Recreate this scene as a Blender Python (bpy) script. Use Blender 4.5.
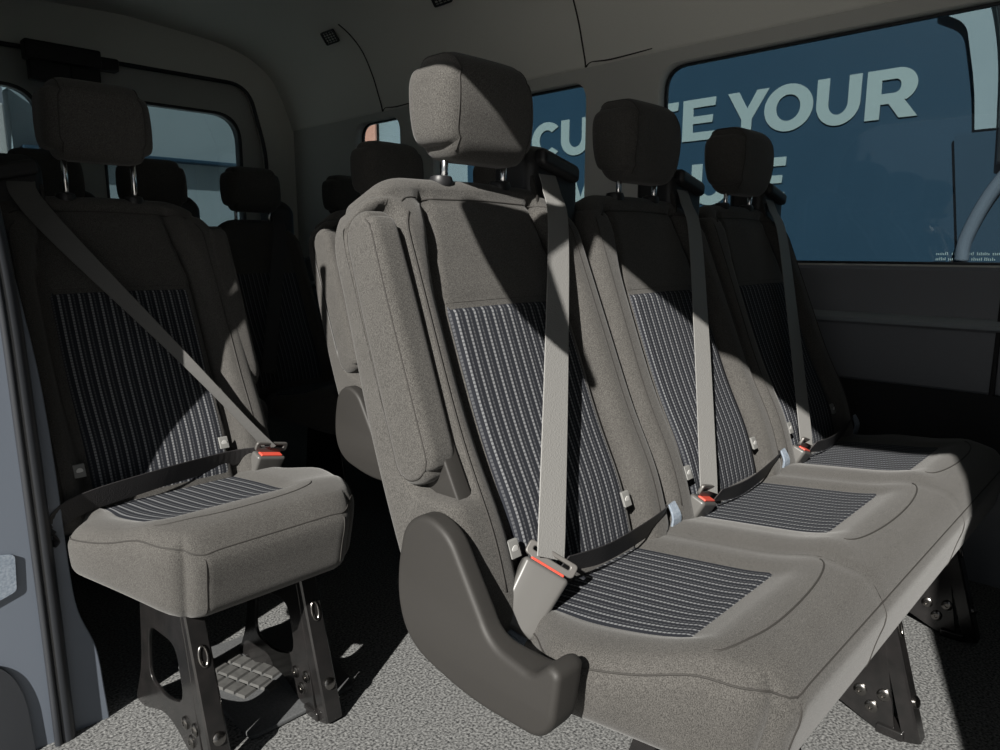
import bpy, bmesh, math, random
from mathutils import Vector, Matrix
random.seed(4)
for o in list(bpy.data.objects): bpy.data.objects.remove(o, do_unlink=True)
S = bpy.context.scene
COL = S.collection
PI = math.pi

# ------------------------------------------------------------------ camera
cam = bpy.data.cameras.new('camera'); co = bpy.data.objects.new('camera', cam); COL.objects.link(co)
cam.sensor_fit = 'HORIZONTAL'; cam.sensor_width = 36; cam.lens = 36*713/1000; cam.clip_start = .02; cam.clip_end = 200
PITCH = math.radians(10.02); AZ = math.radians(44)
co.location = (0, 0, .95)
co.rotation_euler = (PI/2-PITCH, 0, AZ-PI/2)
S.camera = co
# ------------------------------------------------------------------ world, sun, exposure
W = bpy.data.worlds.new('world'); S.world = W; W.use_nodes = True
wn = W.node_tree.nodes; wl = W.node_tree.links
wn['Background'].inputs['Color'].default_value = (.66, .72, .78, 1)
wn['Background'].inputs['Strength'].default_value = .36
SUN_DIR = Vector((1, .36, -.69)).normalized()
sl = bpy.data.lights.new('sun', 'SUN'); so = bpy.data.objects.new('sun', sl); COL.objects.link(so)
sl.energy = 10.8; sl.angle = math.radians(.6); sl.color = (1, .965, .90)
so.rotation_euler = SUN_DIR.to_track_quat('-Z', 'Y').to_euler(); so.location = (-3, -1, 4)
vs = S.view_settings
vs.view_transform = 'Standard'; vs.look = 'None'; vs.gamma = 1; vs.exposure = 0; vs.use_curve_mapping = False

# ------------------------------------------------------------------ materials
def new_mat(name, col, rough=.6, metal=0, spec=.5):
    m = bpy.data.materials.new(name); m.use_nodes = True
    b = m.node_tree.nodes['Principled BSDF']
    b.inputs['Base Color'].default_value = (*col, 1); b.inputs['Roughness'].default_value = rough
    b.inputs['Metallic'].default_value = metal; b.inputs['Specular IOR Level'].default_value = spec
    return m
def N(m, t, **kw):
    n = m.node_tree.nodes.new(t)
    for k, v in kw.items():
        if hasattr(n, k): setattr(n, k, v)
        else: n.inputs[k.replace('_', ' ')].default_value = v
    return n
def L(m, a, b): m.node_tree.links.new(a, b)
def P(m): return m.node_tree.nodes['Principled BSDF']
def noise_mat(name, c1, c2, scale, rough=.8, bump=.2, detail=3, coord='Object', dist=.001, spec=.3, metal=0):
    m = new_mat(name, c1, rough, metal, spec)
    tc = N(m, 'ShaderNodeTexCoord'); nz = N(m, 'ShaderNodeTexNoise'); nz.inputs['Scale'].default_value = scale; nz.inputs['Detail'].default_value = detail
    L(m, tc.outputs[coord], nz.inputs['Vector'])
    rp = N(m, 'ShaderNodeValToRGB'); rp.color_ramp.elements[0].position = .3; rp.color_ramp.elements[1].position = .7
    rp.color_ramp.elements[0].color = (*c1, 1); rp.color_ramp.elements[1].color = (*c2, 1)
    L(m, nz.outputs['Fac'], rp.inputs['Fac']); L(m, rp.outputs['Color'], P(m).inputs['Base Color'])
    if bump:
        bp = N(m, 'ShaderNodeBump'); bp.inputs['Strength'].default_value = bump; bp.inputs['Distance'].default_value = dist
        L(m, nz.outputs['Fac'], bp.inputs['Height']); L(m, bp.outputs['Normal'], P(m).inputs['Normal'])
    return m
def fabric_mat(name, dark, light, scale=900):
    # woven cloth: fine fleck from a stretched noise and a broad, faint wear noise
    m = new_mat(name, dark, .92, 0, .15)
    tc = N(m, 'ShaderNodeTexCoord'); mp = N(m, 'ShaderNodeMapping'); mp.inputs['Scale'].default_value = (1, 1, .6)
    L(m, tc.outputs['Object'], mp.inputs['Vector'])
    n1 = N(m, 'ShaderNodeTexNoise'); n1.inputs['Scale'].default_value = scale*1.0; n1.inputs['Detail'].default_value = 4
    n2 = N(m, 'ShaderNodeTexNoise'); n2.inputs['Scale'].default_value = 14; n2.inputs['Detail'].default_value = 4
    L(m, mp.outputs['Vector'], n1.inputs['Vector']); L(m, tc.outputs['Object'], n2.inputs['Vector'])
    rp = N(m, 'ShaderNodeValToRGB'); rp.color_ramp.elements[0].position = .33; rp.color_ramp.elements[1].position = .67
    rp.color_ramp.elements[0].color = (*dark, 1); rp.color_ramp.elements[1].color = (*light, 1)
    L(m, n1.outputs['Fac'], rp.inputs['Fac'])
    mx = N(m, 'ShaderNodeMix'); mx.data_type = 'RGBA'; mx.blend_type = 'MULTIPLY'; mx.inputs['Factor'].default_value = .5
    r2 = N(m, 'ShaderNodeValToRGB'); r2.color_ramp.elements[0].position = .3; r2.color_ramp.elements[1].position = .7
    r2.color_ramp.elements[0].color = (.88, .88, .88, 1); r2.color_ramp.elements[1].color = (1.08, 1.08, 1.08, 1)
    L(m, n2.outputs['Fac'], r2.inputs['Fac'])
    L(m, rp.outputs['Color'], mx.inputs['A']); L(m, r2.outputs['Color'], mx.inputs['B'])
    L(m, mx.outputs['Result'], P(m).inputs['Base Color'])
    bp = N(m, 'ShaderNodeBump'); bp.inputs['Strength'].default_value = .35; bp.inputs['Distance'].default_value = .0008
    L(m, n1.outputs['Fac'], bp.inputs['Height']); L(m, bp.outputs['Normal'], P(m).inputs['Normal'])
    P(m).inputs['Sheen Weight'].default_value = .12; P(m).inputs['Sheen Roughness'].default_value = .5
    return m
def stripe_mat(name, spacing, base, light, ticks=True):
    # UV in metres: u across the stripes, v along them
    m = new_mat(name, base, .9, 0, .15)
    uv = N(m, 'ShaderNodeUVMap'); sp = N(m, 'ShaderNodeSeparateXYZ'); L(m, uv.outputs['UV'], sp.inputs['Vector'])
    def M(op, a, b=None, c=None):
        n = N(m, 'ShaderNodeMath'); n.operation = op
        for i, x in enumerate((a, b, c)):
            if x is None: continue
            if isinstance(x, (int, float)): n.inputs[i].default_value = x
            else: L(m, x, n.inputs[i])
        return n.outputs[0]
    u = M('DIVIDE', sp.outputs['X'], spacing); fu = M('FRACT', M('ADD', u, 50.0))
    d1 = M('ABSOLUTE', M('SUBTRACT', fu, .3)); a = M('LESS_THAN', d1, .115)          # bright line
    d2 = M('ABSOLUTE', M('SUBTRACT', fu, .72)); b = M('LESS_THAN', d2, .08)        # faint line
    fv = M('FRACT', M('ADD', M('DIVIDE', sp.outputs['Y'], .0062), 50.0))
    tick = M('GREATER_THAN', fv, .38)
    t1 = M('MULTIPLY', a, M('ADD', M('MULTIPLY', tick, .6), .4)); t2 = M('MULTIPLY', b, M('ADD', M('MULTIPLY', tick, .22), .1))
    f = M('MINIMUM', M('ADD', t1, t2), 1.0)
    mx = N(m, 'ShaderNodeMix'); mx.data_type = 'RGBA'; L(m, f, mx.inputs['Factor'])
    mx.inputs['A'].default_value = (*base, 1); mx.inputs['B'].default_value = (*light, 1)
    L(m, mx.outputs['Result'], P(m).inputs['Base Color'])
    bp = N(m, 'ShaderNodeBump'); bp.inputs['Strength'].default_value = .4; bp.inputs['Distance'].default_value = .0012
    L(m, f, bp.inputs['Height']); L(m, bp.outputs['Normal'], P(m).inputs['Normal'])
    return m
def webbing_mat(name, c):
    m = new_mat(name, c, .55, 0, .4)
    tc = N(m, 'ShaderNodeTexCoord'); n1 = N(m, 'ShaderNodeTexVoronoi'); n1.inputs['Scale'].default_value = 380
    L(m, tc.outputs['Object'], n1.inputs['Vector'])
    bp = N(m, 'ShaderNodeBump'); bp.inputs['Strength'].default_value = .5; bp.inputs['Distance'].default_value = .0008
    L(m, n1.outputs['Distance'], bp.inputs['Height']); L(m, bp.outputs['Normal'], P(m).inputs['Normal'])
    return m
FAB = fabric_mat('seat_cloth', (.023, .0217, .0202), (.084, .0805, .0755))
STR = stripe_mat('striped_cloth', .0198, (.015, .0165, .021), (.165, .17, .178))
SEAM = new_mat('seam_thread', (.022, .020, .018), .8)
PLAS = noise_mat('grained_plastic', (.021, .020, .0188), (.025, .0235, .022), 900, .55, .25, 2, dist=.0005, spec=.25)
BLK = noise_mat('black_plastic', (.010, .010, .011), (.014, .014, .015), 600, .45, .15, 2, dist=.0004, spec=.4)
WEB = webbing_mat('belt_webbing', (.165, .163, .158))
WEB_SHADE = webbing_mat('shaded_webbing', (.070, .069, .067))  # darker copy of the belt webbing, shade on the single seat's strap painted in
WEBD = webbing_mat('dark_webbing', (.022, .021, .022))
WEBB = noise_mat('slate_webbing', (.13, .16, .20), (.22, .25, .29), 240, .5, .3, 3)
BUCK = new_mat('buckle_plastic', (.075, .073, .07), .38)
TONG = new_mat('tongue_coating', (.10, .095, .09), .4, .3)
RED = new_mat('red_button', (.55, .07, .045), .4)
CHR = new_mat('polished_steel', (.75, .75, .75), .18, 1)
LEGM = noise_mat('black_enamel_steel', (.008, .008, .008), (.013, .012, .012), 30, .22, .02, 3, spec=.6)
def sharpen(m, a, b):
    for n in m.node_tree.nodes:
        if n.type == 'VALTORGB': n.color_ramp.elements[0].position = a; n.color_ramp.elements[1].position = b
    return m
CARP = noise_mat('grey_carpet', (.030, .031, .032), (.20, .202, .20), 190, .98, .8, 9, dist=.003, spec=.05)
sharpen(CARP, .34, .66)
MATD = noise_mat('dark_floor_plate', (.045, .047, .050), (.075, .078, .08), 300, .9, .3, 4)
TREAD = noise_mat('tread_pad', (.045, .045, .044), (.065, .065, .063), 90, .7, .2, 3)  # pads darkened, the seat's shade over them put into the colour
HEAD = noise_mat('headliner_felt', (.65, .65, .61), (.69, .69, .65), 500, .95, .25, 3, spec=.1)
TRIM = noise_mat('grey_trim_plastic', (.17, .178, .195), (.185, .19, .21), 700, .65, .2, 2, spec=.3)
PIL = noise_mat('pillar_plastic', (.46, .465, .445), (.48, .485, .465), 700, .7, .2, 2, spec=.3)
RIDGE_HI = noise_mat('ridge_highlight', (.26, .29, .31), (.28, .31, .33), 700, .6, .2, 2, spec=.3)  # paler than the trim, highlight on the moulding ridge painted in
DARKT = noise_mat('dark_joint_and_shade_band', (.018, .018, .020), (.024, .024, .026), 500, .8, .2, 2)  # upright trim joint, and the wall band with seat shade in its colour
PAINT = new_mat('body_paint', (.105, .122, .15), .35, 0, .5)
RUB = new_mat('seal_rubber', (.020, .022, .026), .38)
WHITE = new_mat('white_tag', (.42, .42, .41), .5)
SIGNB = noise_mat('blue_sign_face', (.0105, .036, .064), (.012, .039, .069), 3, .6, 0, 3)
SIGNW = new_mat('sign_lettering', (.25, .30, .30), .6)
EXTG = noise_mat('concrete_paving', (.30, .295, .285), (.37, .36, .345), 40, .9, .3, 4)
EXTW = noise_mat('pale_panel', (.20, .245, .262), (.22, .265, .285), 2, .7, 0)
EXTS = noise_mat('grey_blue_panel', (.08, .115, .14), (.10, .13, .155), 2, .7, 0)
EXTD = noise_mat('slate_panel', (.010, .032, .056), (.012, .036, .062), 2, .7, 0)
def glass_mat(name, tint, refl=.06):
    m = bpy.data.materials.new(name); m.use_nodes = True; nt = m.node_tree; nt.nodes.clear()
    o = nt.nodes.new('ShaderNodeOutputMaterial'); t = nt.nodes.new('ShaderNodeBsdfTransparent'); g = nt.nodes.new('ShaderNodeBsdfGlossy')
    t.inputs['Color'].default_value = (*tint, 1); g.inputs['Roughness'].default_value = .03
    mx = nt.nodes.new('ShaderNodeMixShader'); mx.inputs[0].default_value = refl*.5
    nt.links.new(t.outputs[0], mx.inputs[1]); nt.links.new(g.outputs[0], mx.inputs[2]); nt.links.new(mx.outputs[0], o.inputs[0])
    return m
GLASS = glass_mat('tinted_glass', (.52, .58, .60))

# ------------------------------------------------------------------ helpers
def link(name, me, mat=None, parent=None, smooth=True, mats=None):
    o = bpy.data.objects.new(name, me); COL.objects.link(o)
    if mat: me.materials.append(mat)
    if smooth:
        for p in me.polygons: p.use_smooth = True
    if parent: o.parent = parent
    return o
def tag(o, label=None, cat=None, group=None, kind=None):
    if label: o['label'] = label
    if cat: o['category'] = cat
    if group: o['group'] = group
    if kind: o['kind'] = kind
    return o
def empty(name, loc=(0, 0, 0)):
    o = bpy.data.objects.new(name, None); COL.objects.link(o); o.location = loc; o.empty_display_size = .1
    return o
def mesh_from(verts, faces, name='m'):
    me = bpy.data.meshes.new(name); me.from_pydata([tuple(v) for v in verts], [], faces); me.update(); return me
def fix_normals(me):
    bm = bmesh.new(); bm.from_mesh(me); bmesh.ops.recalc_face_normals(bm, faces=bm.faces); bm.to_mesh(me); bm.free()
def rb(p, h, r):
    """rounded-box point: p on the surface of a box of half sizes h -> rounded by r"""
    q = [max(-(h[i]-r), min(h[i]-r, p[i])) for i in range(3)]
    d = [p[i]-q[i] for i in range(3)]; n = math.sqrt(sum(c*c for c in d)) or 1
    return [q[i]+r*d[i]/n for i in range(3)]
def corner(p, h, R, axes, signs=None):
    """round the outline corners (radius R) in the plane of two axes; whole fill follows"""
    i, j = axes
    a = abs(p[i])-(h[i]-R); b = abs(p[j])-(h[j]-R)
    if a > 0 and b > 0 and (signs is None or signs(p)):
        m = max(a, b); n = math.hypot(a, b)
        p[i] = math.copysign(h[i]-R+a*m/n, p[i]); p[j] = math.copysign(h[j]-R+b*m/n, p[j])
    return p
def axis_samples(h, n, r):
    k = 5
    inner = [-(h-r)+2*(h-r)*i/n for i in range(n+1)]
    e = [(h-r)+r*math.tan(PI/4*j/k) for j in range(1, k+1)]
    return [-x for x in reversed(e)]+inner+e
def softbox(h, r, n, fn, name, mat, parent=None):
    ax = [axis_samples(h[i], n[i], r) for i in range(3)]
    vid = {}; V = []; Fc = []
    def vert(p):
        k = tuple(round(c, 6) for c in p)
        if k not in vid: vid[k] = len(V); V.append(fn(list(p)))
        return vid[k]
    for a in range(3):
        b, c = (a+1) % 3, (a+2) % 3
        for s in (-1, 1):
            for i in range(len(ax[b])-1):
                for j in range(len(ax[c])-1):
                    q = []
                    for (u, v) in ((i, j), (i+1, j), (i+1, j+1), (i, j+1)):
                        p = [0, 0, 0]; p[a] = s*h[a]; p[b] = ax[b][u]; p[c] = ax[c][v]; q.append(vert(p))
                    if s < 0: q.reverse()
                    Fc.append(q)
    me = mesh_from(V, Fc, name)
    return link(name, me, mat, parent)
def tube_mesh(paths, r, sides=6, closed=False):
    V = []; Fc = []
    for pts in paths:
        pts = [Vector(p) for p in pts]; n = len(pts); base = len(V); prev = None
        for i, p in enumerate(pts):
            if closed: t = pts[(i+1) % n]-pts[i-1]
            else: t = pts[min(i+1, n-1)]-pts[max(i-1, 0)]
            if t.length < 1e-9: t = Vector((0, 0, 1))
            t.normalize()
            if prev is None:
                up = Vector((0, 0, 1)) if abs(t.z) < .9 else Vector((1, 0, 0)); u = t.cross(up).normalized()
            else: u = (prev-t*prev.dot(t)).normalized()
            prev = u; w = t.cross(u)
            for k in range(sides):
                a = 2*PI*k/sides; V.append(p+(u*math.cos(a)+w*math.sin(a))*r)
        m = n if closed else n-1
        for i in range(m):
            for k in range(sides):
                a = base+i*sides+k; b = base+i*sides+(k+1) % sides; c = base+((i+1) % n)*sides+(k+1) % sides; d = base+((i+1) % n)*sides+k
                Fc.append((a, b, c, d))
        if not closed:
            Fc.append(tuple(base+k for k in reversed(range(sides)))); Fc.append(tuple(base+(n-1)*sides+k for k in range(sides)))
    return mesh_from(V, Fc, 'tube')
def tube(name, paths, r, mat, parent=None, sides=6, closed=False):
    return link(name, tube_mesh(paths, r, sides, closed), mat, parent)
def catmull(pts, n=8):
    pts = [Vector(p) for p in pts]; out = []
    for i in range(len(pts)-1):
        p0 = pts[max(i-1, 0)]; p1 = pts[i]; p2 = pts[i+1]; p3 = pts[min(i+2, len(pts)-1)]
        for k in range(n):
            t = k/n; out.append(.5*((2*p1)+(p2-p0)*t+(2*p0-5*p1+4*p2-p3)*t*t+(3*p1-p0-3*p2+p3)*t*t*t))
    out.append(pts[-1]); return out
def ribbon(name, pts, widths, wdirs, thick, mat, parent=None, n=10):
    """belt strap: centre points, width vectors per point"""
    c = catmull(pts, n); wd = catmull([Vector(w).normalized() for w in wdirs], n)
    ww = catmull([(w, 0, 0) for w in widths], n)
    V = []; Fc = []
    for i, p in enumerate(c):
        t = (c[min(i+1, len(c)-1)]-c[max(i-1, 0)]).normalized(); w = wd[i]-t*wd[i].dot(t); w.normalize(); nn = t.cross(w)
        hw = ww[i].x/2; e = min(.0012, hw*.1)
        for (a, b) in ((-hw, 0), (-hw+e, thick/2), (hw-e, thick/2), (hw, 0), (hw-e, -thick/2), (-hw+e, -thick/2)):
            V.append(p+w*a+nn*b)
    for i in range(len(c)-1):
        for k in range(6):
            a = i*6+k; b = i*6+(k+1) % 6; Fc.append((a, b, b+6, a+6))
    Fc.append(tuple(range(6))[::-1]); Fc.append(tuple((len(c)-1)*6+k for k in range(6)))
    me = mesh_from(V, Fc); fix_normals(me)
    o = link(name, me, mat, parent, smooth=False)
    return o
def round_poly(pts, R, n=6):
    """round the corners of a 2D polygon; R one radius or a list"""
    out = []; m = len(pts)
    for i in range(m):
        p = Vector(pts[i][:2]); a = Vector(pts[i-1][:2]); b = Vector(pts[(i+1) % m][:2])
        r = R[i] if isinstance(R, (list, tuple)) else R
        da = (a-p); db = (b-p); la = da.length; lb = db.length; da.normalize(); db.normalize()
        k = min(r, la*.48, lb*.48)
        if k < 1e-5: out.append(p); continue
        s = p+da*k; e = p+db*k
        for j in range(n+1):
            t = j/n; out.append(s*(1-t)**2+p*2*t*(1-t)+e*t*t)
    return out
def rrect(x0, x1, y0, y1, r, n=8):
    return round_poly([(x0, y0), (x1, y0), (x1, y1), (x0, y1)], r, n)
def plate(name, loops, thick, mapf, mat, parent=None, bevel=0, smooth=False, bres=2):
    """filled 2D outline with holes, extruded to +-thick/2 and mapped (u, v, w) -> world"""
    cu = bpy.data.curves.new('c', 'CURVE'); cu.dimensions = '2D'; cu.fill_mode = 'BOTH'
    cu.extrude = max(thick/2-bevel, 0); cu.bevel_depth = bevel; cu.bevel_resolution = bres
    if bevel: cu.offset = -bevel
    for lp in loops:
        s = cu.splines.new('POLY'); s.points.add(len(lp)-1); s.use_cyclic_u = True
        for i, p in enumerate(lp): s.points[i].co = (p[0], p[1], 0, 1)
    to = bpy.data.objects.new('tmp', cu); COL.objects.link(to)
    dg = bpy.context.evaluated_depsgraph_get(); me = bpy.data.meshes.new_from_object(to.evaluated_get(dg))
    bpy.data.objects.remove(to, do_unlink=True)
    for v in me.vertices: v.co = mapf(*v.co)
    bm = bmesh.new(); bm.from_mesh(me); bmesh.ops.remove_doubles(bm, verts=bm.verts, dist=1e-5)
    bmesh.ops.recalc_face_normals(bm, faces=bm.faces); bm.to_mesh(me); bm.free()
    me.materials.clear()
    o = link(name, me, mat, parent, smooth=smooth)
    if smooth:
        try: me.set_sharp_from_angle(angle=math.radians(40))
        except Exception: pass
    return o
def bevbox(name, cx, cy, cz, sx, sy, sz, r, mat, parent=None, fn=None, n=(2, 2, 2)):
    h = (sx/2, sy/2, sz/2); r = min(r, *[q*.98 for q in h])
    f = fn or (lambda p: p)
    return softbox(h, r, n, lambda p: [a+b for a, b in zip(f(rb(p, h, r)), (cx, cy, cz))], name, mat, parent)
def lathe(name, prof, c, axis, mat, parent=None, sides=20):
    V = []; Fc = []; ax = Vector(axis).normalized(); up = Vector((0, 0, 1)) if abs(ax.z) < .9 else Vector((1, 0, 0))
    u = ax.cross(up).normalized(); w = ax.cross(u); c = Vector(c)
    for (r, z) in prof:
        for k in range(sides):
            a = 2*PI*k/sides; V.append(c+ax*z+(u*math.cos(a)+w*math.sin(a))*r)
    for i in range(len(prof)-1):
        for k in range(sides):
            Fc.append((i*sides+k, i*sides+(k+1) % sides, (i+1)*sides+(k+1) % sides, (i+1)*sides+k))
    Fc.append(tuple(range(sides))); Fc.append(tuple((len(prof)-1)*sides+k for k in range(sides)))
    me = mesh_from(V, Fc); fix_normals(me)
    o = link(name, me, mat, parent)
    try: me.set_sharp_from_angle(angle=math.radians(40))
    except Exception: pass
    return o
def catmull2(p, n=5): return [(q.x, q.z) for q in catmull([(a, 0, b) for a, b in p], n)]
def sst(a, b, x):
    t = max(0, min(1, (x-a)/(b-a))); return t*t*(3-2*t)
def gauss(x, s): return math.exp(-(x/s)**2)

# ------------------------------------------------------------------ the seat pieces
# seat row frame: x along the row, y backwards from the cushion front, z up from the floor
KX, KZ = .371, .928
def BK(x, h, t):
    """back-rest frame (x, height along the recline, depth behind the front face) -> row frame"""
    return (x, .385+KX*h+KZ*t, .40+KZ*h-KX*t)
def cushion_fn(hx, centres, xc, dzc=0, under=.02):
    h = (hx, .25, .082); r = .036
    bounds = [(centres[i]+centres[i+1])/2-xc for i in range(len(centres)-1)]
    def f(p):
        top = p[2] > h[2]-1e-6 or True
        p = rb(p, h, r); z0 = p[2]
        p = corner(p, h, .07, (0, 1), lambda q: q[1] < 0)
        p = corner(p, h, .085, (0, 1), lambda q: q[1] > 0)
        x, y, z = p; yy = y+.25
        up = sst(-.03, .07, z)
        bump = 0
        for c in centres:
            d = abs(x-(c-xc))
            inner = (1-sst(.135, .175, d))*sst(.09, .14, yy)     # sunk striped panel
            bump -= .010*inner
        for b in bounds:
            bump += .008*gauss(x-b-.02, .035)*sst(.05, .12, yy)
            bump -= .004*gauss(x-b+.035, .006)
        bump -= .022*sst(.05, 0, yy)**2                       # waterfall front
        bump += .010*gauss(yy-.10, .05)
        ed = min(hx-abs(x), .12)/.12
        bump -= .012*(1-ed)**2
        z += up*bump+up*(.10-yy)*.118*(1 if yy > .10 else .1)
        belly = sst(0, -.06, z0)
        z += belly*(.012*math.cos(y*9)+.02*sst(.0, .25, yy))
        # front face leans back a little towards the bottom
        y2 = y+under*(1-sst(-.10, .05, z0))*sst(.2, -.2, y)
        x2 = x-math.copysign(under*.22, x)*(1-sst(-.10, .05, z0))*sst(hx-.26, hx, abs(x))
        x2 -= math.copysign(.102, x)*(1-sst(-.06, .30, yy))*sst(hx-.26, hx, abs(x))
        x2 -= math.copysign(.050, x)*sst(.27, .36, yy)*sst(hx-.12, hx, abs(x))
        return [x2+xc, y2+.25, z+.384+dzc]
    return f, h
def surf_grid(name, fn, corners, nu, nv, off, mat, parent, uvs):
    """patch lying on a surface fn(u, v) -> point, lifted along its normal; uv in metres"""
    (u0, u1), (v0, v1) = corners
    V = []; Fc = []; UV = []
    g = [[Vector(fn(u0+(u1-u0)*i/nu, v0+(v1-v0)*j/nv)) for j in range(nv+1)] for i in range(nu+1)]
    for i in range(nu+1):
        for j in range(nv+1):
            a = g[min(i+1, nu)][j]-g[max(i-1, 0)][j]; b = g[i][min(j+1, nv)]-g[i][max(j-1, 0)]
            nn = a.cross(b).normalized()*off[0]
            e = 0 if (i in (0, nu) or j in (0, nv)) else 1
            V.append(g[i][j]+nn*(off[1] if not e else off[2])); UV.append((u0+(u1-u0)*i/nu, v0+(v1-v0)*j/nv))
    for i in range(nu):
        for j in range(nv):
            a = i*(nv+1)+j; Fc.append((a, a+nv+1, a+nv+2, a+1))
    me = mesh_from(V, Fc); uvl = me.uv_layers.new(name='UVMap')
    for lp in me.loops: uvl.data[lp.index].uv = (UV[lp.vertex_index][0]-uvs, UV[lp.vertex_index][1])
    return link(name, me, mat, parent)
def lift(pts_fn, path, d):
    return [Vector(pts_fn(*q))+Vector(d) for q in path]

def gxf(hgt): return .160-.026*sst(.5, .69, hgt)-.006*sst(.4, 0, hgt)
def backrest_fn(hw, arm, flare=.0):
    H = .362; T = .062; h = (hw, H, T); r = .03
    def f(p):
        p = rb(p, h, r); t0 = p[2]
        p = corner(p, h, .115, (0, 1), lambda q: q[1] > 0)
        p = corner(p, h, .05, (0, 1), lambda q: q[1] < 0)
        x, hh, t = p; hgt = hh+H
        front = sst(.01, -.05, t)           # 1 on the front face
        ax = abs(x); d = 0
        wid = 1-.03*sst(.30, .69, hgt)
        gx = min(gxf(hgt), hw-.045)
        d += .020*gauss(ax-gx, .0075)*sst(.71, .66, hgt)           # groove between pad and bolster
        d -= .022*sst(gx-.002, gx+.035, ax)*sst(.715, .62, hgt)       # bolster stands proud
        d -= .006*gauss(ax, .09)*sst(.05, .3, hgt)
        d += .004*gauss(hgt-.503, .006)*(1 if ax < gx else 0)
        d += .006*gauss(hgt-.680, .006)
        d -= .012*gauss(hgt-.14, .10)
        if arm and x < 0:
            d += .066*sst(hw-.060, hw-.048, -x)*sst(.20, .235, hgt)*sst(.672, .648, hgt)
        t += front*d
        back = sst(.01, .05, t0); t += back*(-.012*sst(.3, .69, hgt)+.01*gauss(hgt-.2, .2))
        return list(BK(x*wid, hgt, t+T))
    return f, h
def headrest(cx, root, lod, tilt=.10, dz=0):
    h = (.113, .052, .086); r = .034
    def f(p):
        p = rb(p, h, r); p = corner(p, h, .05, (0, 2))
        x, y, z = p
        x *= 1-.05*sst(-.02, .1, z)+.0
        x *= 1-.04*sst(-.05, -.1, z)
        y += .010*(x/.118)**2-.010*gauss(z-.03, .06)*sst(0, -.05, y)
        y *= 1-.22*sst(-.0, -.1, z)*1
        if y > 0: y *= 1-.2*sst(.02, .1, z)
        return [x+cx, y+.652+tilt*z, z+1.179+dz]
    ns = (8, 4, 8) if lod else (14, 5, 12)
    o = softbox(h, r, ns, f, 'headrest', FAB, root)
    if not lod:
        ps = []
        for s in (-1, 1):
            loop = []
            yv = -.052; X = s*.086
            for k in range(31): loop.append(f([X, yv, -.089+.178*k/30]))
            loop += [f([X, -.052+.104*k/14, .089]) for k in range(1, 15)]
            ps.append(loop)
        for q in ps: link('seam', tube_mesh([q], .0017, 5), SEAM, o)
    for s in (-1, 1):
        tube('post', [[(cx+s*.071, .655, 1.04), (cx+s*.071, .650, 1.12+dz)]], .0062, CHR, o, 12)
    for s in (-1, 1):
        if not lod:
            lathe('post_guide', [(.0005, -.004), (.019, -.004), (.021, .004), (.018, .012), (.010, .014), (.0005, .014)], (cx+s*.071, .662, 1.058), (0, 0, 1), BLK, root)
    return o

def make_leg(root, x, lod, full):
    # stamped plate with a window, a folded front flange and bolts
    def mp(u, v, w): return (x+w, u, v)
    outer = round_poly([(.045, .0), (.075, -.0), (.20, .055), (.34, .0), (.385, .0), (.33, .10), (.30, .30), (.10, .30), (.085, .24)], [.004, .01, .06, .02, .004, .05, .004, .004, .02])
    hole = round_poly([(.115, .115), (.20, .085), (.29, .09), (.27, .215), (.135, .225)], .035)
    o = plate('leg', [outer, hole] if not lod else [outer], .007, mp, LEGM, root, bevel=.0015)
    if full:
        # folded channel along the front edge
        A = Vector((x, .030, .0)); B = Vector((x, .115, .305)); d = (B-A).normalized(); n = Vector((0, -d.z, d.y))
        V = []; Fc = []
        prof = [(0, .0), (.0, .026), (.003, .030), (.034, .030), (.038, .026), (.038, -.004), (.033, -.004), (.033, .024), (.006, .024), (.005, .0)]
        for q in (A, B):
            for (a, b) in prof: V.append(q+Vector((a-.003, 0, 0))+n*b)
        m = len(prof)
        for k in range(m): Fc.append((k, (k+1) % m, m+(k+1) % m, m+k))
        Fc.append(tuple(range(m))); Fc.append(tuple(range(2*m-1, m-1, -1)))
        me = mesh_from(V, Fc); fix_normals(me); link('flange', me, LEGM, o, smooth=False)
        for (u, v) in ((.092, .048), (.072, .082), (.115, .075)):
            lathe('bolt', [(.0005, 0), (.0125, 0), (.0125, .003), (.009, .0055), (.0045, .0055), (.004, .003), (.0005, .003)], (x-.0035, u, v), (-1, 0, 0), LEGM2, o, 16)
        q = A+d*.075+n*.030+Vector((.017, 0, 0))
        lathe('bolt', [(.0005, 0), (.012, 0), (.012, .004), (.008, .007), (.0005, .007)], q, n, LEGM2, o, 14)
        q = A+d*.225+n*.0305+Vector((.017, 0, 0))
        ring = [q+Vector((math.cos(a)*.0075, 0, 0))+d*math.sin(a)*.019 for a in [2*PI*k/20 for k in range(20)]]
        tube('slot_rim', [ring], .003, LEGM2, o, 6, closed=True)
        bevbox('foot_clamp', x+.015, .055, .010, .05, .05, .02, .004, LEGM, o)
    return o
LEGM2 = new_mat('worn_steel', (.22, .21, .20), .25, 1)

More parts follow.
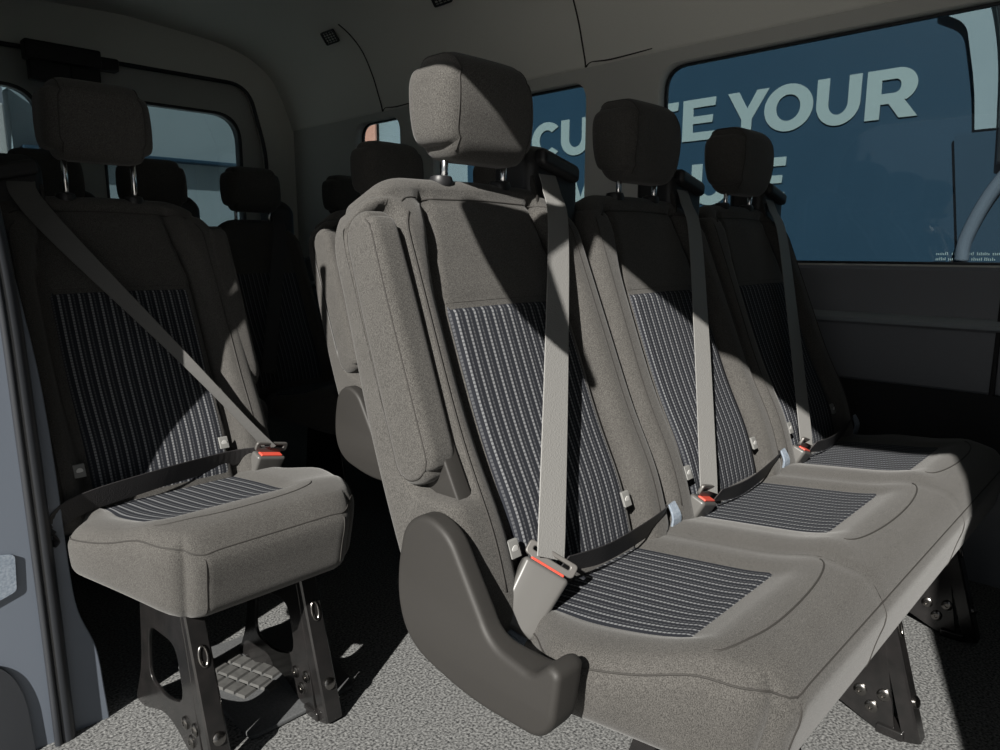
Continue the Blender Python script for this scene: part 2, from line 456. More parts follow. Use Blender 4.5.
def make_row(name, label, y0, centres, xl, xr, side=1, arm_left=True, arm_right=False, shield=True, lod=0, legs=(), cush=None, belts=True, group=None, hw=.248, hdz=0, dzc=0, under=.024):
    """one bench (or single seat): centres of the places, cushion from xl to xr, belt reel on side (+1 right, -1 left)"""
    root = empty(name, (0, y0, 0)); tag(root, label, 'seat', group)
    xc = (xl+xr)/2; hx = (xr-xl)/2
    cf, ch = cushion_fn(hx, centres, xc, dzc, under)
    nx = max(8, int((60 if not lod else 14)*hx*2))
    co_ = softbox(ch, .036, (nx, 22 if not lod else 8, 4), cf, 'cushion', FAB, root)
    top = lambda x, y: cf([x-xc, y-.25, ch[2]])
    for c in centres:
        surf_grid('stripe_panel', top, ((c-.148, c+.148), (.135, .47)), 24, 24, (1, -.0012, .0022), STR, co_, c)
    if not lod:
        paths = []
        # welt along the top edge of the cushion: left side, round the front, right side
        e = []
        for k in range(41): e.append(cf([-hx, .25-.5*k/40, .070]))
        for k in range(1, 80): e.append(cf([-hx+2*hx*k/80, -.25, .070]))
        for k in range(41): e.append(cf([hx, -.25+.5*k/40, .070]))
        paths.append(e)
        for s in (-1, 1): # upright seams near the front corners
            paths.append([cf([s*(hx-.055), -.25, .06-.13*k/14]) for k in range(15)])
        bnd = [(centres[i]+centres[i+1])/2-xc for i in range(len(centres)-1)]
        for b in bnd:
            paths.append([cf([b-.035, .25-.5*k/30, ch[2]]) for k in range(31)])
            paths.append([cf([b-.035, -.25, ch[2]-.15*k/14]) for k in range(15)])
        # crescent welt in front of each striped panel
        for c in centres:
            paths.append([cf([c-xc+.20*math.sin(a), -.155-.03*math.cos(a)*1, ch[2]]) for a in [(-1+2*k/24)*PI/2 for k in range(25)]])
        link('seam', tube_mesh(paths, .0015, 5), SEAM, co_)
    # pan under the cushion
    bevbox('seat_pan', xc, .32, .300, 2*hx-.34, .24, .03, .01, BLK, root)
    for i, c in enumerate(centres):
        arm = arm_left and i == 0
        bx = c
        bf0, bh = backrest_fn(hw+(.018 if arm else 0), arm)
        sh = -.0175 if arm else 0
        # the widened arm side keeps the pad centred on c
        def bf(p, bf0=bf0, c=c, arm=arm, hw=hw):
            q = bf0(p); q[0] += c; return q
        if arm:
            def bf(p, c=c, hw=hw):
                # shrink the right half so that only the left side is wider
                p = list(p); W2 = hw+.018
                q = bf0(p) if p[0] <= 0 else None
                if q is None:
                    q = bf_plain([p[0]*hw/W2, p[1], p[2]])
                q[0] += c; return q
            bf_plain, _ = backrest_fn(hw, False)
        n = (44, 48, 4) if not lod else (18, 18, 3)
        b = softbox(bh, .03, n, bf, 'backrest', FAB, root)
        face = lambda x, hgt: bf([x-c, hgt-.362, -.062])
        fs = min(1, (hw-.045)/.16)
        surf_grid('stripe_panel', lambda x, hgt: face(c+(x-c)*fs*gxf(hgt)/.16, hgt), ((c-.1595, c+.1595), (.04, .50)), 20, 30, (1, -.0015, .0018), STR, b, c)
        if not lod:
            ps = [[face(c-.157+.314*k/20, .503) for k in range(21)], [face(c-.205+.41*k/30, .681) for k in range(31)]]
            for s in (-1, 1):
                xs = (.222 if not (arm and s < 0) else .205)
                ps.append([bf([s*xs, -.3+.6*k/40, -.062]) for k in range(41)])
                ps.append([face(c+s*(gxf(.64*k/30+.02)+.0035), .64*k/30+.02) for k in range(31)])
            link('seam', tube_mesh(ps, .0017, 5), SEAM, b)
        headrest(c, root, lod, dz=hdz)
        # belt reel cowl on the shoulder
        sx = side; rx = c+sx*((hw-.033 if not lod else hw-.055) if side > 0 else .185)
        def cow(p):
            x, y, z = p
            z -= .030*sst(0, .09, x*sx)*sst(-.02, .05, z)
            z -= .02*sst(.0, -.06, y)*sst(0, .05, z); return [x, y, z]
        if belts:
            rt = bevbox('belt_reel_cowl', rx, .700, 1.050, .150 if not lod else .11, .11, .20, .026, BLK, root, fn=cow, n=(6, 4, 6))
            if not lod:
                bevbox('slot_lip', rx-sx*.004, .642, 1.108, .115, .030, .034, .012, BLK, rt, fn=lambda p: [p[0], p[1], p[2]-.25*p[0]*sx])
                ribbon('belt_bezel', [(rx-sx*.066, .655, 1.085), (rx-sx*.066, .645, 1.055), (rx-sx*.064, .642, 1.02)], [.012]*3, [(0, 1, 0)]*3, .006, PLAS, rt, 4)
            if not lod or lod == 1:
                # shoulder strap: slot -> down the pad -> tongue
                bx_ = c-sx*.135; 
                T = Vector((bx_, .345, .513))
                if belts == 'across': T = Vector((c+.225, .368, .487))
                Sx = rx-sx*.030
                pA = Vector((Sx, .648, 1.095)); pB = Vector((Sx-sx*.002, .632, 1.06))
                a2 = Vector(BK(Sx-sx*.012, .62, -.040))
                if belts == 'across':
                    a2 = Vector(BK(Sx+.05, .60, -.035))
                    mids = [a2, a2.lerp(T, .5)+Vector((0, -.015, .0)), a2.lerp(T, .85)+Vector((0, -.006, 0))]
                    dirs = [(1, 0, 0), (1, 0, .15), (.85, -.1, .5), (.75, -.35, .55), (.55, -.55, .5), (.4, -.6, .6)]
                    wds = [.052, .052, .044, .026, .022, .030]
                else:
                    T = Vector((c-.121, .370, .495)) if i == 0 else Vector((c-.139, .370, .478))
                    mids = [pB.lerp(T, .12)+Vector((0, -.016, 0)), pB.lerp(T, .5)+Vector((0, -.012, 0)), pB.lerp(T, .9)+Vector((0, -.003, 0))]
                    dirs = [(1, 0, 0), (1, 0, 0), (1, -.03, 0), (1, -.08, 0), (1, -.12, 0), (1, -.15, -.1)]
                    wds = [.05, .05, .052, .053, .053, .053]
                ribbon('shoulder_belt', [pA, pB]+mids+[T], wds, dirs, .0018, (WEB_SHADE if belts == 'across' else WEB) if not lod else WEBD, root)
                if not lod:
                    if belts == 'across':
                        B0 = Vector((c+.235, .42, .40)); ax = Vector((.22, -.30, .9)).normalized(); Bh = T-ax*.062
                    else:
                        B0 = Vector((c-.222, .365, .405)); ax = (Vector((.66, -.02, .70)) if i == 0 else Vector((.30, -.35, .85))).normalized(); Bh = T-ax*.066
                    # buckle frame axes
                    w0 = Vector((.80, -.60, 0)) if (i == 0 and belts != 'across') else Vector((1, 0, 0)); wv = (w0-ax*ax.dot(w0)).normalized(); nv = ax.cross(wv)
                    if nv.y > 0: nv = -nv
                    def fr(p, o=Bh, ax=ax, wv=wv, nv=nv): return list(o+wv*p[0]+nv*p[1]+ax*p[2])
                    hb = (.034, .015, .050)
                    bk = softbox(hb, .007, (4, 3, 5), lambda p: fr([rb(p, hb, .007)[0]*(1+.10*p[2]/.046), rb(p, hb, .007)[1]*(1+.2*p[2]/.046), rb(p, hb, .007)[2]]), 'buckle', BUCK, root)
                    hb2 = (.028, .0085, .003)
                    softbox(hb2, .003, (3, 2, 2), lambda p: fr([rb(p, hb2, .0025)[0], rb(p, hb2, .0025)[1]+.004, rb(p, hb2, .0025)[2]+.0505]), 'release_button', RED, bk)
                    # tongue: plate with a slot and coated grip
                    tl = round_poly([(-.023, .044), (.023, .044), (.026, .054), (.043, .056), (.043, .078), (-.040, .078), (-.040, .056), (-.026, .054)], .007)
                    sl_ = round_poly([(-.030, .065), (.032, .065), (.032, .071), (-.030, .071)], .003)
                    plate('tongue', [tl, sl_], .007, lambda u, v, w, fr=fr: Vector(fr([u, w-.004, v])), TONG, root, bevel=.002)
                    # webbing loop holding the buckle
                    ribbon('buckle_strap', [B0+Vector((-.016, .012, -.045)), B0, Bh-ax*.058, Bh-ax*.042], [.046, .048, .048, .046], [tuple(wv)]*4, .004, WEBB, root, 5)
                    # lap strap
                    if belts == 'across':
                        ribbon('lap_belt', [Bh+ax*.062, Vector((c+.14, .40, .475)), Vector((c-.04, .375, .472)), Vector((c-.2, .36, .455)), Vector((c-.245, .36, .40))], [.03, .045, .046, .046, .046], [(0, -.7, .7), (.1, -.35, .9), (0, -.25, 1), (0, -.2, 1), (.6, -.2, .8)], .0018, WEBD, root)
                    else:
                        E2 = Vector((c+.228, .388, .458))
                        s_ = T+Vector((.020, -.008, -.012))
                        ribbon('lap_belt', [s_, s_.lerp(E2, .3)+Vector((0, -.010, -.008)), s_.lerp(E2, .65)+Vector((0, -.008, -.006)), E2, E2+Vector((.004, .03, -.02))], [.036, .050, .052, .048, .044],
                               [(0, -.5, .8), (-.1, -.45, .9), (-.25, -.4, .9), (-.35, -.35, .9), (-.4, -.3, .9)], .0018, WEBD, root)
                        ribbon('anchor_strap', [E2+Vector((.022, -.002, .022)), E2+Vector((.026, -.012, -.004)), E2+Vector((.030, -.006, -.035))], [.020, .026, .028], [(1, -.1, 0)]*3, .005, WEBB, root, 4)
        if not lod:
            for s, tx in ((-1, -.168), (1, .140)):   # child-seat anchor tags sewn beside the striped panel
                q = Vector(bf([tx, .118-.362, -.062]))
                hh = (.0105, .0025, .0125)
                tg = softbox(hh, .0015, (2, 1, 2), lambda p: [rb(p, hh, .0015)[0]+q.x, rb(p, hh, .0015)[1]+q.y-.010-.4*p[2]*-1*1, rb(p, hh, .0015)[2]+q.z], 'anchor_tag', TAGM, root)
                lathe('anchor_symbol', [(.0005, 0), (.0062, 0), (.0062, .0009), (.0005, .0012)], (q.x, q.y-.0125, q.z), (0, -1, -.0), WHITE, tg, 14)
    # arm rests folded up against the outer side
    def armrest(xo, s):
        ha = (.030, .042, .207); ra = .019
        def f(p):
            p = rb(p, ha, ra); p = corner(p, ha, .040, (1, 2))
            x, t, z = p; u = (z+.207)/.414
            t *= 1.10-.16*u
            x *= 1-.10*sst(.6, 1, u)
            q = BK(xo+x, .240+.414*u, .030-.018*u+t)
            return list(q)
        a = softbox(ha, ra, (5, 6, 22), f, 'armrest', FAB, root)
        if not lod:
            k = []
            for j in range(60):
                an = PI*1.0*j/59
            loop = [f([s*-.029*-1, -.038, -.16+.32*i/30]) for i in range(31)]
            ps = [[f([s*.030, -.035, .198-.396*i/36]) for i in range(37)]+[f([s*.030, -.035+.070*i/12, -.198]) for i in range(1, 13)]+[f([s*.030, .035, -.198+.396*i/36]) for i in range(1, 37)]]
            link('seam', tube_mesh(ps, .0012, 5), SEAM, a)
        return a
    if arm_left:
        armrest(centres[0]-hw+.008, -1)
        if not lod:   # moulded recess under the arm rest
            mp = lambda u, v, w: Vector(BK(centres[0]-.226+w, u, v))
            o1 = round_poly([(.150, .10), (.165, -.025), (.345, -.005), (.300, .10)], [.02, .015, .01, .02])
            plate('armrest_recess', [o1], .03, mp, PLAS, root, bevel=.004)
    if arm_right: armrest(centres[-1]+.236, 1)
    if shield:
        xs = xl-.050
        pts = [(.525, .47), (.500, .565), (.455, .592), (.405, .575), (.325, .452), (.250, .440), (.226, .464), (.208, .456), (.212, .388), (.235, .362), (.355, .358), (.480, .385)]
        R = [.05, .05, .04, .03, .03, .012, .012, .012, .02, .02, .05, .05]
        plate('side_shield', [round_poly(pts, R, 8)], .034, lambda u, v, w: Vector((xs-w-min(w, 0)*1.2*sst(.34, .24, u)+.010*sst(.40, .5, v), u, v)), PLAS, root, bevel=.009, smooth=True, bres=5)
    for x in legs: make_leg(root, x, lod, not lod)
    return root
TAGM = new_mat('tag_cloth', (.15, .15, .145), .6)

make_row('bench_seat', 'dark grey three-place bench seat with striped panels, nearest the camera in the sunlight', .27, [.893, 1.397, 1.891], .655, 2.20, side=1, legs=[.95, 1.45, 1.95], belts='hang')
make_row('single_seat', 'grey single seat with striped panels behind the door pillar, belt fastened diagonally across it', 1.145, [.567], .332, .885, side=-1, arm_left=True, arm_right=True, shield=False, legs=[.46, .69], belts='across', hdz=.045, dzc=.010, under=.022)
make_row('bench_seat', 'dark two-place bench seat directly behind the three-place bench, mostly hidden by it', 1.145, [1.375, 1.880], 1.12, 2.16, side=1, legs=[1.4, 1.9], belts='hang', lod=1)
make_row('bench_seat', 'dark rear two-place bench seat in deep shade, directly behind the single seat', 2.07, [.69, 1.03], .50, 1.19, side=1, arm_left=False, shield=False, legs=[.6, 1.1], lod=1, belts='hang', hw=.168)
make_row('bench_seat', 'dark rear bench seat seen in the gap between single seat and three-place bench', 2.07, [1.405, 1.86], 1.235, 2.12, side=1, arm_left=False, shield=False, legs=[1.4, 1.9], lod=1, belts='hang', hw=.185)

# ------------------------------------------------------------------ the van shell
XW = 2.35      # far side wall
XD = .36       # door side
YR = 4.0       # rear doors
def st(o): return tag(o, kind='structure')
def wallmap(u, v, w): return Vector((XW+.03+w, u, v))
wins = [(-1.15, 1.475, .905, 1.600), (1.80, 2.72, .905, 1.60), (2.97, 3.36, .905, 1.615)]
loops = [[(-1.6, .62), (YR, .62), (YR, 1.66), (-1.6, 1.66)]]+[rrect(a, b, c, d, .085) for a, b, c, d in wins]
st(plate('wall_right', loops, .06, wallmap, PIL))
for i, (a, b, c, d) in enumerate(wins):
    w = empty('window_%d' % (i+1), (XW, (a+b)/2, c)); st(w)
    def wm(u, v, ww, w=w): return Vector((XW+.052+ww-w.location.x, u-w.location.y, v-w.location.z))
    plate('window_pane', [rrect(a-.01, b+.01, c-.01, d+.01, .09)], .005, wm, GLASS, w)
    plate('window_seal', [rrect(a-.004, b+.004, c-.004, d+.004, .088), rrect(a+.008, b-.008, c+.008, d-.008, .077)], .014, wm, RUB, w)
# lower trim: moulding with a painted ridge highlight, then a band blackened for seat shade
def extrude_y(name, prof, y0, y1, mat, smooth=True, ny=2, closed=False):
    V = []; Fc = []; m = len(prof)
    for j in range(ny+1):
        y = y0+(y1-y0)*j/ny
        for (x, z) in prof: V.append((x, y, z))
    for j in range(ny):
        for k in range(m if closed else m-1):
            a = j*m+k; b = j*m+(k+1) % m; Fc.append((a, b, b+m, a+m))
    me = mesh_from(V, Fc); fix_normals(me); o = link(name, me, mat, None, smooth)
    try: me.set_sharp_from_angle(angle=math.radians(35))
    except Exception: pass
    return o
st(extrude_y('trim_1', [(XW+.05, .545), (XW+.012, .545), (XW+.002, .555), (XW-.004, .60), (XW-.006, .70), (XW-.010, .722), (XW-.026, .732), (XW-.030, .742), (XW-.018, .752), (XW-.004, .757), (XW-.002, .86), (XW-.012, .878), (XW-.014, .890), (XW-.004, .900), (XW+.05, .902)], -1.6, YR, TRIM, closed=True))
bx = lambda name, x0, x1, y0, y1, z0, z1, m, r=.004: st(bevbox(name, (x0+x1)/2, (y0+y1)/2, (z0+z1)/2, x1-x0, y1-y0, z1-z0, r, m))
st(extrude_y('trim_15', [(XW-.004, .7225), (XW-.027, .7315), (XW-.032, .742), (XW-.019, .754), (XW-.004, .759)], -1.6, YR, RIDGE_HI, closed=True))  # lighter strip over the ridge, standing in for its highlight
bx('trim_2', XW+.004, XW+.06, -1.6, YR, .30, .548, DARKT)  # dark band with the seats' shade put into its colour
bx('trim_3', XW-.004, XW+.06, -1.6, YR, -.01, .302, TRIM)
bx('trim_4', XW-.016, XW+.01, .36, .372, .55, .90, DARKT, .003)
# headliner: far cove, roof and near cove in one sweep
prof = [(XW+.02, 1.638), (XW-.005, 1.648), (XW-.012, 1.67), (XW-.03, 1.72), (XW-.07, 1.82), (XW-.14, 1.93), (XW-.26, 2.01), (XW-.45, 2.06), (XW-.75, 2.085), (1.35, 2.095), (.85, 2.06), (.55, 2.00), (.40, 1.90), (.34, 1.78), (.32, 1.69), (.29, 1.645),
        (.20, 1.645), (.20, 2.2), (2.385, 2.2), (2.385, 1.66)]
prof2 = catmull([(a, 0, b) for a, b in prof[:16]], 4); prof2 = [(p.x, p.z) for p in prof2]+prof[16:]
st(extrude_y('ceiling', prof2, -1.6, YR+.06, HEAD, closed=True))
def coveline(y, k0=0, k1=1, off=-.001):
    q = [p for p in prof2[:40]]
    return q
# headliner joints: curved grooves
def joint(y, n):
    pts = []
    for k in range(n+1):
        x, z = prof2[4+k]; pts.append((x-.001, y+.10*sst(1.75, 1.62, z)*0-.02*(z-1.62), z-.001))
    # the joint turns and runs forward above the window
    turn = [(prof2[4][0]-.002, y-.30, prof2[4][1]+.012), (prof2[4][0]-.002, y-.12, prof2[4][1]+.006), (prof2[4][0]-.002, y-.03, prof2[4][1]+.012)]
    return catmull(turn+pts, 4)
for i, y in enumerate((1.80, 3.10)):
    st(tube('trim_%d' % (5+i), [joint(y, 20)], .0035, SEAM, None, 6))
# floor
bx('floor', .20, 2.45, -1.6, YR+.1, -.06, 0.0, CARP, .003)
# small embossed plates on the floor under the single seat
fp = plate('floor_plate', [round_poly([(.560, 1.215), (.80, 1.215), (.88, 1.56), (.560, 1.60)], .015)], .010, lambda u, v, w: Vector((u, v, .007+w)), MATD, None, bevel=.003)
tag(fp, 'dark floor plate lying on the carpet between the legs of the single seat', 'floor plate')
pads = []
V = []; Fc = []
def addpad(cx, cy, a, sx, sy):
    ca, sa = math.cos(a), math.sin(a); b = len(V)
    for (z, k) in ((.011, 1), (.017, .82)):
        for (u, v) in ((-1, -1), (1, -1), (1, 1), (-1, 1)):
            x = u*sx*k; y = v*sy*k; V.append((cx+x*ca-y*sa, cy+x*sa+y*ca, z))
    Fc.extend([(b+4, b+5, b+6, b+7)]+[(b+i, b+(i+1) % 4, b+4+(i+1) % 4, b+4+i) for i in range(4)])
for i in range(-2, 3):
    for j in range(-3, 4):
        x = .640+i*.040*math.cos(.3)-j*.032*math.sin(.3); y = 1.43+i*.040*math.sin(.3)+j*.032*math.cos(.3)
        if abs(i)+abs(j)*.8 < 3.4 and .58 < x < .73 and 1.33 < y < 1.54: addpad(x, y, .3, .0185, .0145)
link('tread_pad', mesh_from(V, Fc), TREAD, fp, smooth=False)

# ---- near side: C pillar behind the sliding door opening, header and front pillar
st(plate('wall_left', [[(1.585, 0), (YR, 0), (YR, 1.70), (-.30, 1.70), (-.30, 1.645), (1.34, 1.645)]+[(1.34+.245*math.sin(a), 1.40+.245*math.cos(a)) for a in [PI/2*k/10 for k in range(1, 11)]]],
    .03, lambda u, v, w: Vector((.272+w, u, v)), PIL))
# front (B) pillar with a rounded top corner
st(plate('wall_front', [[(-1.6, 0), (-.24, 0), (-.24, 1.70), (-1.6, 1.70)]], .08, lambda u, v, w: Vector((.28+w, u, v)), PIL))  # stretch forward of the pillar added to cut ambient light
st(plate('cab_light_block', [[(.2, -.02), (2.45, -.02), (2.45, 2.15), (.2, 2.15)]], .03, lambda u, v, w: Vector((u, -1.6+w, v)), TRIM))  # unseen wall added across the cab to darken the interior
# door-frame flange (painted) and rubber seal, both leaning out towards the roof
def jamb(name, rt, lf, y0_, y1_, mat):
    rt = [(x*1.027, z) for x, z in rt]; lf = [(x*1.027, z) for x, z in lf]
    pl = [(x, z) for x, z in rt]+[(x, z) for x, z in reversed(lf)]
    return st(plate(name, [pl], y1_-y0_, lambda u, v, w: Vector((u, (y0_+y1_)/2+w, v)), mat, bevel=.003))
jamb('trim_7', catmull2([(.385, -.02), (.381, .06), (.374, .16), (.350, .25), (.343, .35), (.339, .53), (.330, .72), (.311, .90), (.285, 1.15), (.25, 1.62)]), [(.30, -.02), (.30, .5), (.285, .9), (.262, 1.15), (.22, 1.62)], 1.499, 1.60, PAINT)
jamb('trim_8', [(.302, -.02), (.300, .5), (.292, .9), (.265, 1.15), (.22, 1.62)], [(.16, -.02), (.16, .5), (.16, 1.62)], 1.495, 1.54, PAINT)
st(tube('trim_9', [catmull([(0.314, 1.492, -.04), (0.312, 1.492, .3), (0.308, 1.490, .6), (0.300, 1.488, .9), (0.275, 1.480, 1.15), (0.226, 1.440, 1.5)], 8)], .0165, RUB, None, 12))
st(tube('trim_10', [catmull([(0.297, 1.480, -.04), (0.296, 1.480, .3), (0.293, 1.478, .6), (0.287, 1.476, .9), (0.263, 1.470, 1.15)], 8)], .007, RUB, None, 8))
# worn cloth patch and dark arch on the painted frame
st(plate('trim_13', [round_poly([(.17, .30), (.262, .33), (.266, .40), (.17, .42)], .008)], .006, lambda u, v, w: Vector((u, 1.492+w, v)), WEBB))
st(plate('trim_14', [round_poly([(.17, -.05), (.262, -.05), (.255, .12), (.232, .19), (.17, .23)], [0, 0, .06, .05, 0])], .008, lambda u, v, w: Vector((u, 1.491+w, v)), RUB))
# unseen plate added at the door header to cast the diagonal backrest shadow
gs = empty('shadow_caster', (.30, .60, 1.66)); tag(gs, 'added black plate out of view at the door header, shaped to shade the nearest backrest', 'shadow caster')
plate('caster_blade', [round_poly([(.60, 1.70), (.595, 1.565), (.655, 1.495), (.715, 1.41), (.665, 1.325), (.615, 1.262), (.545, 1.225), (.495, 1.215), (.53, 1.28), (.585, 1.40), (.565, 1.5), (.53, 1.70)], .02)], .014, lambda u, v, w: Vector((w, u-.60, v-1.66)), BLK, gs, bevel=.004)

# ---- rear doors: header, frames, windows
def rearmap(u, v, w): return Vector((u, YR+w, v))
xr0, xr1 = .42, 2.13
rw = [(.50, 1.035), (1.30, 2.03)]
for i, ((a, b), (x0, x1)) in enumerate(zip(rw, ((xr0, 1.155), (1.165, xr1)))):
    d = empty('door_%d' % (i+1), (x0, YR, 0)); st(d)
    dm = lambda u, v, w, d=d: Vector((u-d.location.x, .052+w, v))
    pane = rrect(a, b, .98, 1.70, .15)
    e0, e1 = (.08, 0) if i == 0 else (0, .08)
    top = [(x0-e0, .0), (x1+e1, .0), (x1+e1, 1.93), (x0-e0, 1.93)]
    plate('door_panel', [round_poly(top, [0, 0, .09 if i else .01, .01 if i else .09]), pane], .05, dm, PIL, d, bevel=.004)
    plate('window_pane', [rrect(a-.01, b+.01, .97, 1.71, .155)], .005, dm, GLASS, d)
    plate('window_seal', [rrect(a-.005, b+.005, .975, 1.705, .153), rrect(a+.008, b-.008, .988, 1.692, .144)], .060, dm, RUB, d)
st(plate('wall_back', [[(.2, 0), (2.5, 0), (2.5, 2.15), (.2, 2.15)], round_poly([(xr0-.01, .01), (xr1+.01, .01), (xr1+.03, 1.50), (xr1-.06, 1.86), (xr0+.05, 1.86), (xr0-.02, 1.50)], [0, 0, .10, .12, .12, .10], 8)], .03, lambda u, v, w: Vector((u, YR+.005+w, v)), HEAD))
st(tube('trim_12', [[Vector((p[0], YR-.018, p[1])) for p in round_poly([(xr0-.01, .01), (xr1+.01, .01), (xr1+.03, 1.50), (xr1-.06, 1.86), (xr0+.05, 1.86), (xr0-.02, 1.50)], [0, 0, .10, .12, .12, .10], 8)]], .011, RUB, None, 8, closed=True))
# latch unit on the rear header
lt = empty('rear_door_latch', (1.17, YR-.02, 1.80)); tag(lt, 'black latch unit hanging from the roof above the rear doors', 'latch')
bevbox('housing', -.04, -.035, .045, .32, .07, .085, .01, BLK, lt)
bevbox('bracket', -.10, -.03, -.035, .17, .05, .10, .008, BLK, lt)
bevbox('bracket', .05, -.03, -.03, .13, .05, .09, .008, BLK, lt)
bevbox('striker', .145, -.03, .035, .11, .06, .06, .008, BLK, lt)
# high brake-light like trims left out; air vents in the cove
def vent(y, z, x, label):
    v = empty('air_vent', (x, y, z)); tag(v, label, 'vent', None)
    v.rotation_euler = (0, math.radians(-38), 0)
    fo = plate('frame', [rrect(-.055, .055, -.032, .032, .010), rrect(-.046, .046, -.024, .024, .006)], .010, lambda a, b, w: Vector((w, a, b)), BLK, v, bevel=.002)
    for k in range(4):
        bevbox('slat', .002, 0, -.018+k*.012, .004, .094, .0045, .001, BLK, v)
    for k in range(3): bevbox('slat', .001, -.024+k*.024, 0, .004, .004, .05, .001, BLK, v)
    return v
vent(2.38, 1.975, 2.11, 'dark grille vent high in the ceiling cove above the bench headrest')
vent(3.20, 1.975, 2.11, 'dark grille vent in the ceiling cove towards the rear doors, the farther one')

# ------------------------------------------------------------------ outside
g = st(bevbox('ground', 3, 2, -.62, 60, 60, .04, .01, EXTG))
XS = 4.5
sg = empty('billboard', (XS, 3.0, 0)); tag(sg, 'blue billboard with large pale capital letters outside the side windows', 'sign')
def smap(u, v, w): return Vector((w, u-3.0, v))
plate('board', [[(.80, -.6), (4.75, -.6), (4.75, 3.6), (.80, 3.6)]], .05, lambda u, v, w: Vector((w+.03, u-3.0, v)), SIGNB, sg)
def arc(cx, cy, rx, ry, a0, a1, n=20):
    return [(cx+rx*math.cos(math.radians(a0+(a1-a0)*k/n)), cy+ry*math.sin(math.radians(a0+(a1-a0)*k/n))) for k in range(n+1)]
T_ = .27
GL = {
 'E': [[(0, 0), (.84, 0), (.84, .2), (.27, .2), (.27, .41), (.78, .41), (.78, .59), (.27, .59), (.27, .8), (.84, .8), (.84, 1), (0, 1)]],
 'T': [[(.33, 0), (.60, 0), (.60, .79), (.93, .79), (.93, 1), (0, 1), (0, .79), (.33, .79)]],
 'L': [[(0, 0), (.8, 0), (.8, .21), (.27, .21), (.27, 1), (0, 1)]],
 'Y': [[(.40, 0), (.67, 0), (.67, .36), (1.08, 1), (.78, 1), (.54, .6), (.30, 1), (0, 1), (.40, .36)]],
 'V': [[(.42, 0), (.66, 0), (1.08, 1), (.79, 1), (.54, .36), (.29, 1), (0, 1)]],
 'A': [[(0, 0), (.28, 0), (.36, .2), (.72, .2), (.80, 0), (1.09, 0), (.66, 1), (.42, 1)], [(.44, .40), (.64, .40), (.54, .68)]],
 'U': [[(0, 1), (0, .44)]+arc(.49, .44, .49, .46, 180, 360)+[(.98, .44), (.98, 1), (.71, 1), (.71, .45)]+arc(.49, .45, .22, .24, 0, -180)+[(.27, .45), (.27, 1)]],
 'O': [arc(.55, .5, .56, .52, 0, 351, 39), arc(.55, .5, .28, .29, 0, 345, 23)],
 'C': [arc(.52, .5, .53, .52, 42, 318, 30)+arc(.52, .5, .26, .29, 312, 48, 24)],
 'R': [[(0, 0), (.27, 0), (.27, .30), (.42, .30), (.62, 0), (.94, 0), (.69, .36)]+arc(.56, .655, .34, .345, -60, 90, 14)+[(0, 1)], [(.27, .51)]+[(.50, .51)]+arc(.52, .65, .10, .135, -80, 80, 8)+[(.50, .785), (.27, .785)]],
}
def word(ch, yl, yr, z0, z1):
    w0 = max(p[0] for l in GL[ch] for p in l)
    ls = [[(yl+(yr-yl)*p[0]/w0, z0+(z1-z0)*p[1]) for p in l] for l in GL[ch]]
    plate('letter', ls, .012, smap, SIGNW, sg)
for ch, a, b in (('C', 3.98, 3.71), ('U', 3.68, 3.40), ('T', 2.93, 2.66), ('E', 2.62, 2.385), ('Y', 2.30, 2.03), ('O', 2.05, 1.755), ('U', 1.735, 1.49), ('R', 1.46, 1.19)):
    word(ch, a, b, 1.665, 1.93)
for ch, a, b in (('V', 3.62, 3.34), ('A', 3.14, 2.85), ('L', 2.81, 2.58), ('U', 2.535, 2.26), ('E', 2.15, 1.895)):
    word(ch, a, b, 1.245, 1.51)
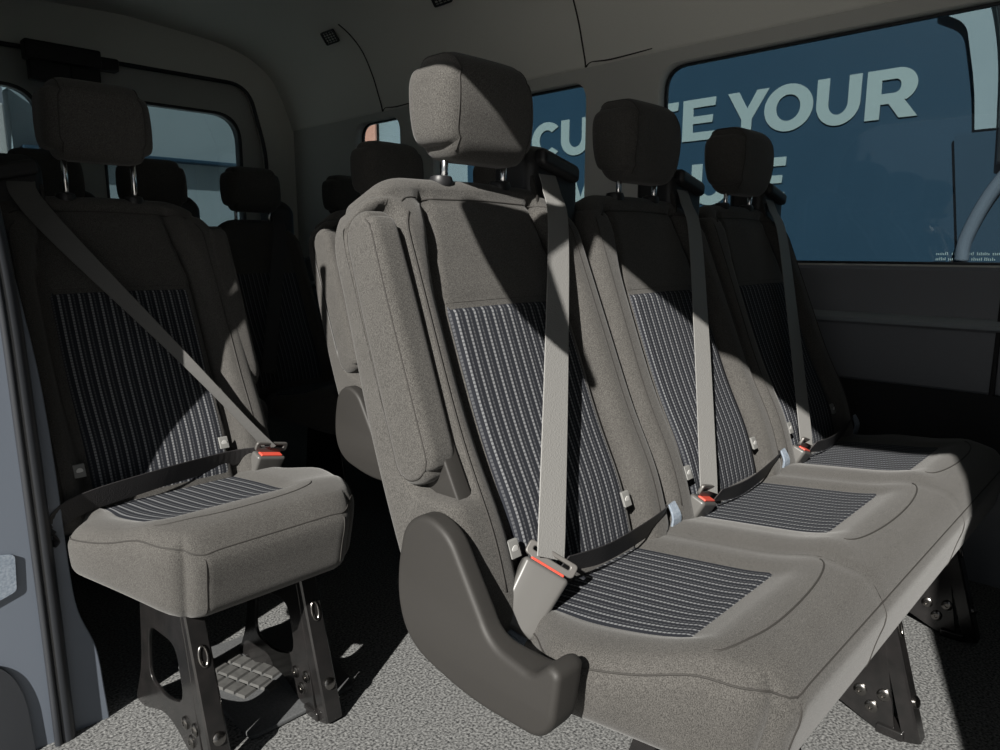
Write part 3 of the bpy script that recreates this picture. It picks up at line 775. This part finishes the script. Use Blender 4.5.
# glazed entrance beside the board: pale panel, dark frame and a curved pale rail
GK = 4.46/3.7
def gk(x, y, z): return (x, (y+.3)*GK-.36, .95+(z-.95)*GK)
gp = empty('glass_booth', (XS-.04, .36, 0)); tag(gp, 'pale panel and curved dark-framed glazing beyond the board, at right edge of window', 'booth')
plate('panel', [round_poly([(-1.6, 1.445), (.751, 1.451), (.768, 1.628), (.823, 1.893), (.93, 1.955), (.93, 2.00), (-1.6, 2.00)], [0, .0, .1, .05, .01, .01, 0], 6)], .02, lambda u, v, w: Vector((w, u*GK-.36, .95+(v-.95)*GK)), EXTW, gp)
plate('panel', [[(-1.6, -.6), (.74, -.6), (.76, .90), (.826, 1.44), (-1.6, 1.44)]], .02, lambda u, v, w: Vector((w, u*GK-.36, .95+(v-.95)*GK)), EXTD, gp)
tube('rail', [catmull([gk(*q) for q in [(-.05, .50, 2.3), (-.05, .46, 2.12), (-.05, .40, 1.95), (-.05, .36, 1.75), (-.05, .34, 1.5), (-.05, .33, 1.30)]], 8)], .028, RUB, gp, 8)
tube('rail', [catmull([gk(*q) for q in [(-.05, .10, 1.5), (-.05, .24, 1.36), (-.05, .36, 1.18), (-.05, .43, 1.0), (-.05, .44, .9)]], 8)], .034, PAINT, gp, 8)
# two lines of small print at the foot of the board (too small to read in the photo)
random.seed(2)
for r_, (y0_, y1_) in enumerate(((.845, .52), (.845, .62))):
    y = y0_; 
    while y > y1_:
        w_ = random.uniform(.02, .05)
        V = []; Fc = []; yy = y
        while yy > y-w_:
            hh = random.choice((.010, .012, .016)); b = len(V); zz = .918-r_*.028
            V += [(-.014, yy*GK-.36, zz), (-.014, yy*GK-.004-.36, zz), (-.014, yy*GK-.004-.36, zz+hh), (-.014, yy*GK-.36, zz+hh)]; Fc.append((b, b+1, b+2, b+3)); yy -= .007
        link('small_print', mesh_from(V, Fc), SIGNW, gp, smooth=False); y -= w_+.012
# pale building behind the rear doors, with a darker recess and a beam
bd = empty('pavilion', (2.5, 8.5, 0)); tag(bd, 'pale blue-grey pavilion wall seen through the rear door windows', 'building')
bevbox('wall', 1.2, 0, 1.2, 3.6, .2, 4.0, .01, EXTW, bd)
bevbox('wall', -2.7, .3, 1.2, 3.7, .2, 4.0, .01, EXTS, bd)
bevbox('post', -.72, -.2, .8, .09, .12, 3.0, .02, WHITE, bd)
bevbox('beam', -2.4, -.1, 2.45, 3.4, .3, .20, .02, WHITE, bd)
bevbox('beam', 1.2, -.15, 1.92, 3.5, .2, .04, .01, EXTD, bd)
bp_ = empty('hoarding', (6.2, 9.5, 0)); tag(bp_, 'pale teal hoarding outside the rear side windows beyond the billboard', 'hoarding')
bevbox('panel', 0, -2, 1.2, .1, 5.0, 4.5, .01, EXTW, bp_)
ORG = new_mat('pink_fabric', (.55, .27, .20), .7)
bevbox('pennant', -.12, -1.02, 1.9, .05, .55, 1.8, .02, ORG, bp_)
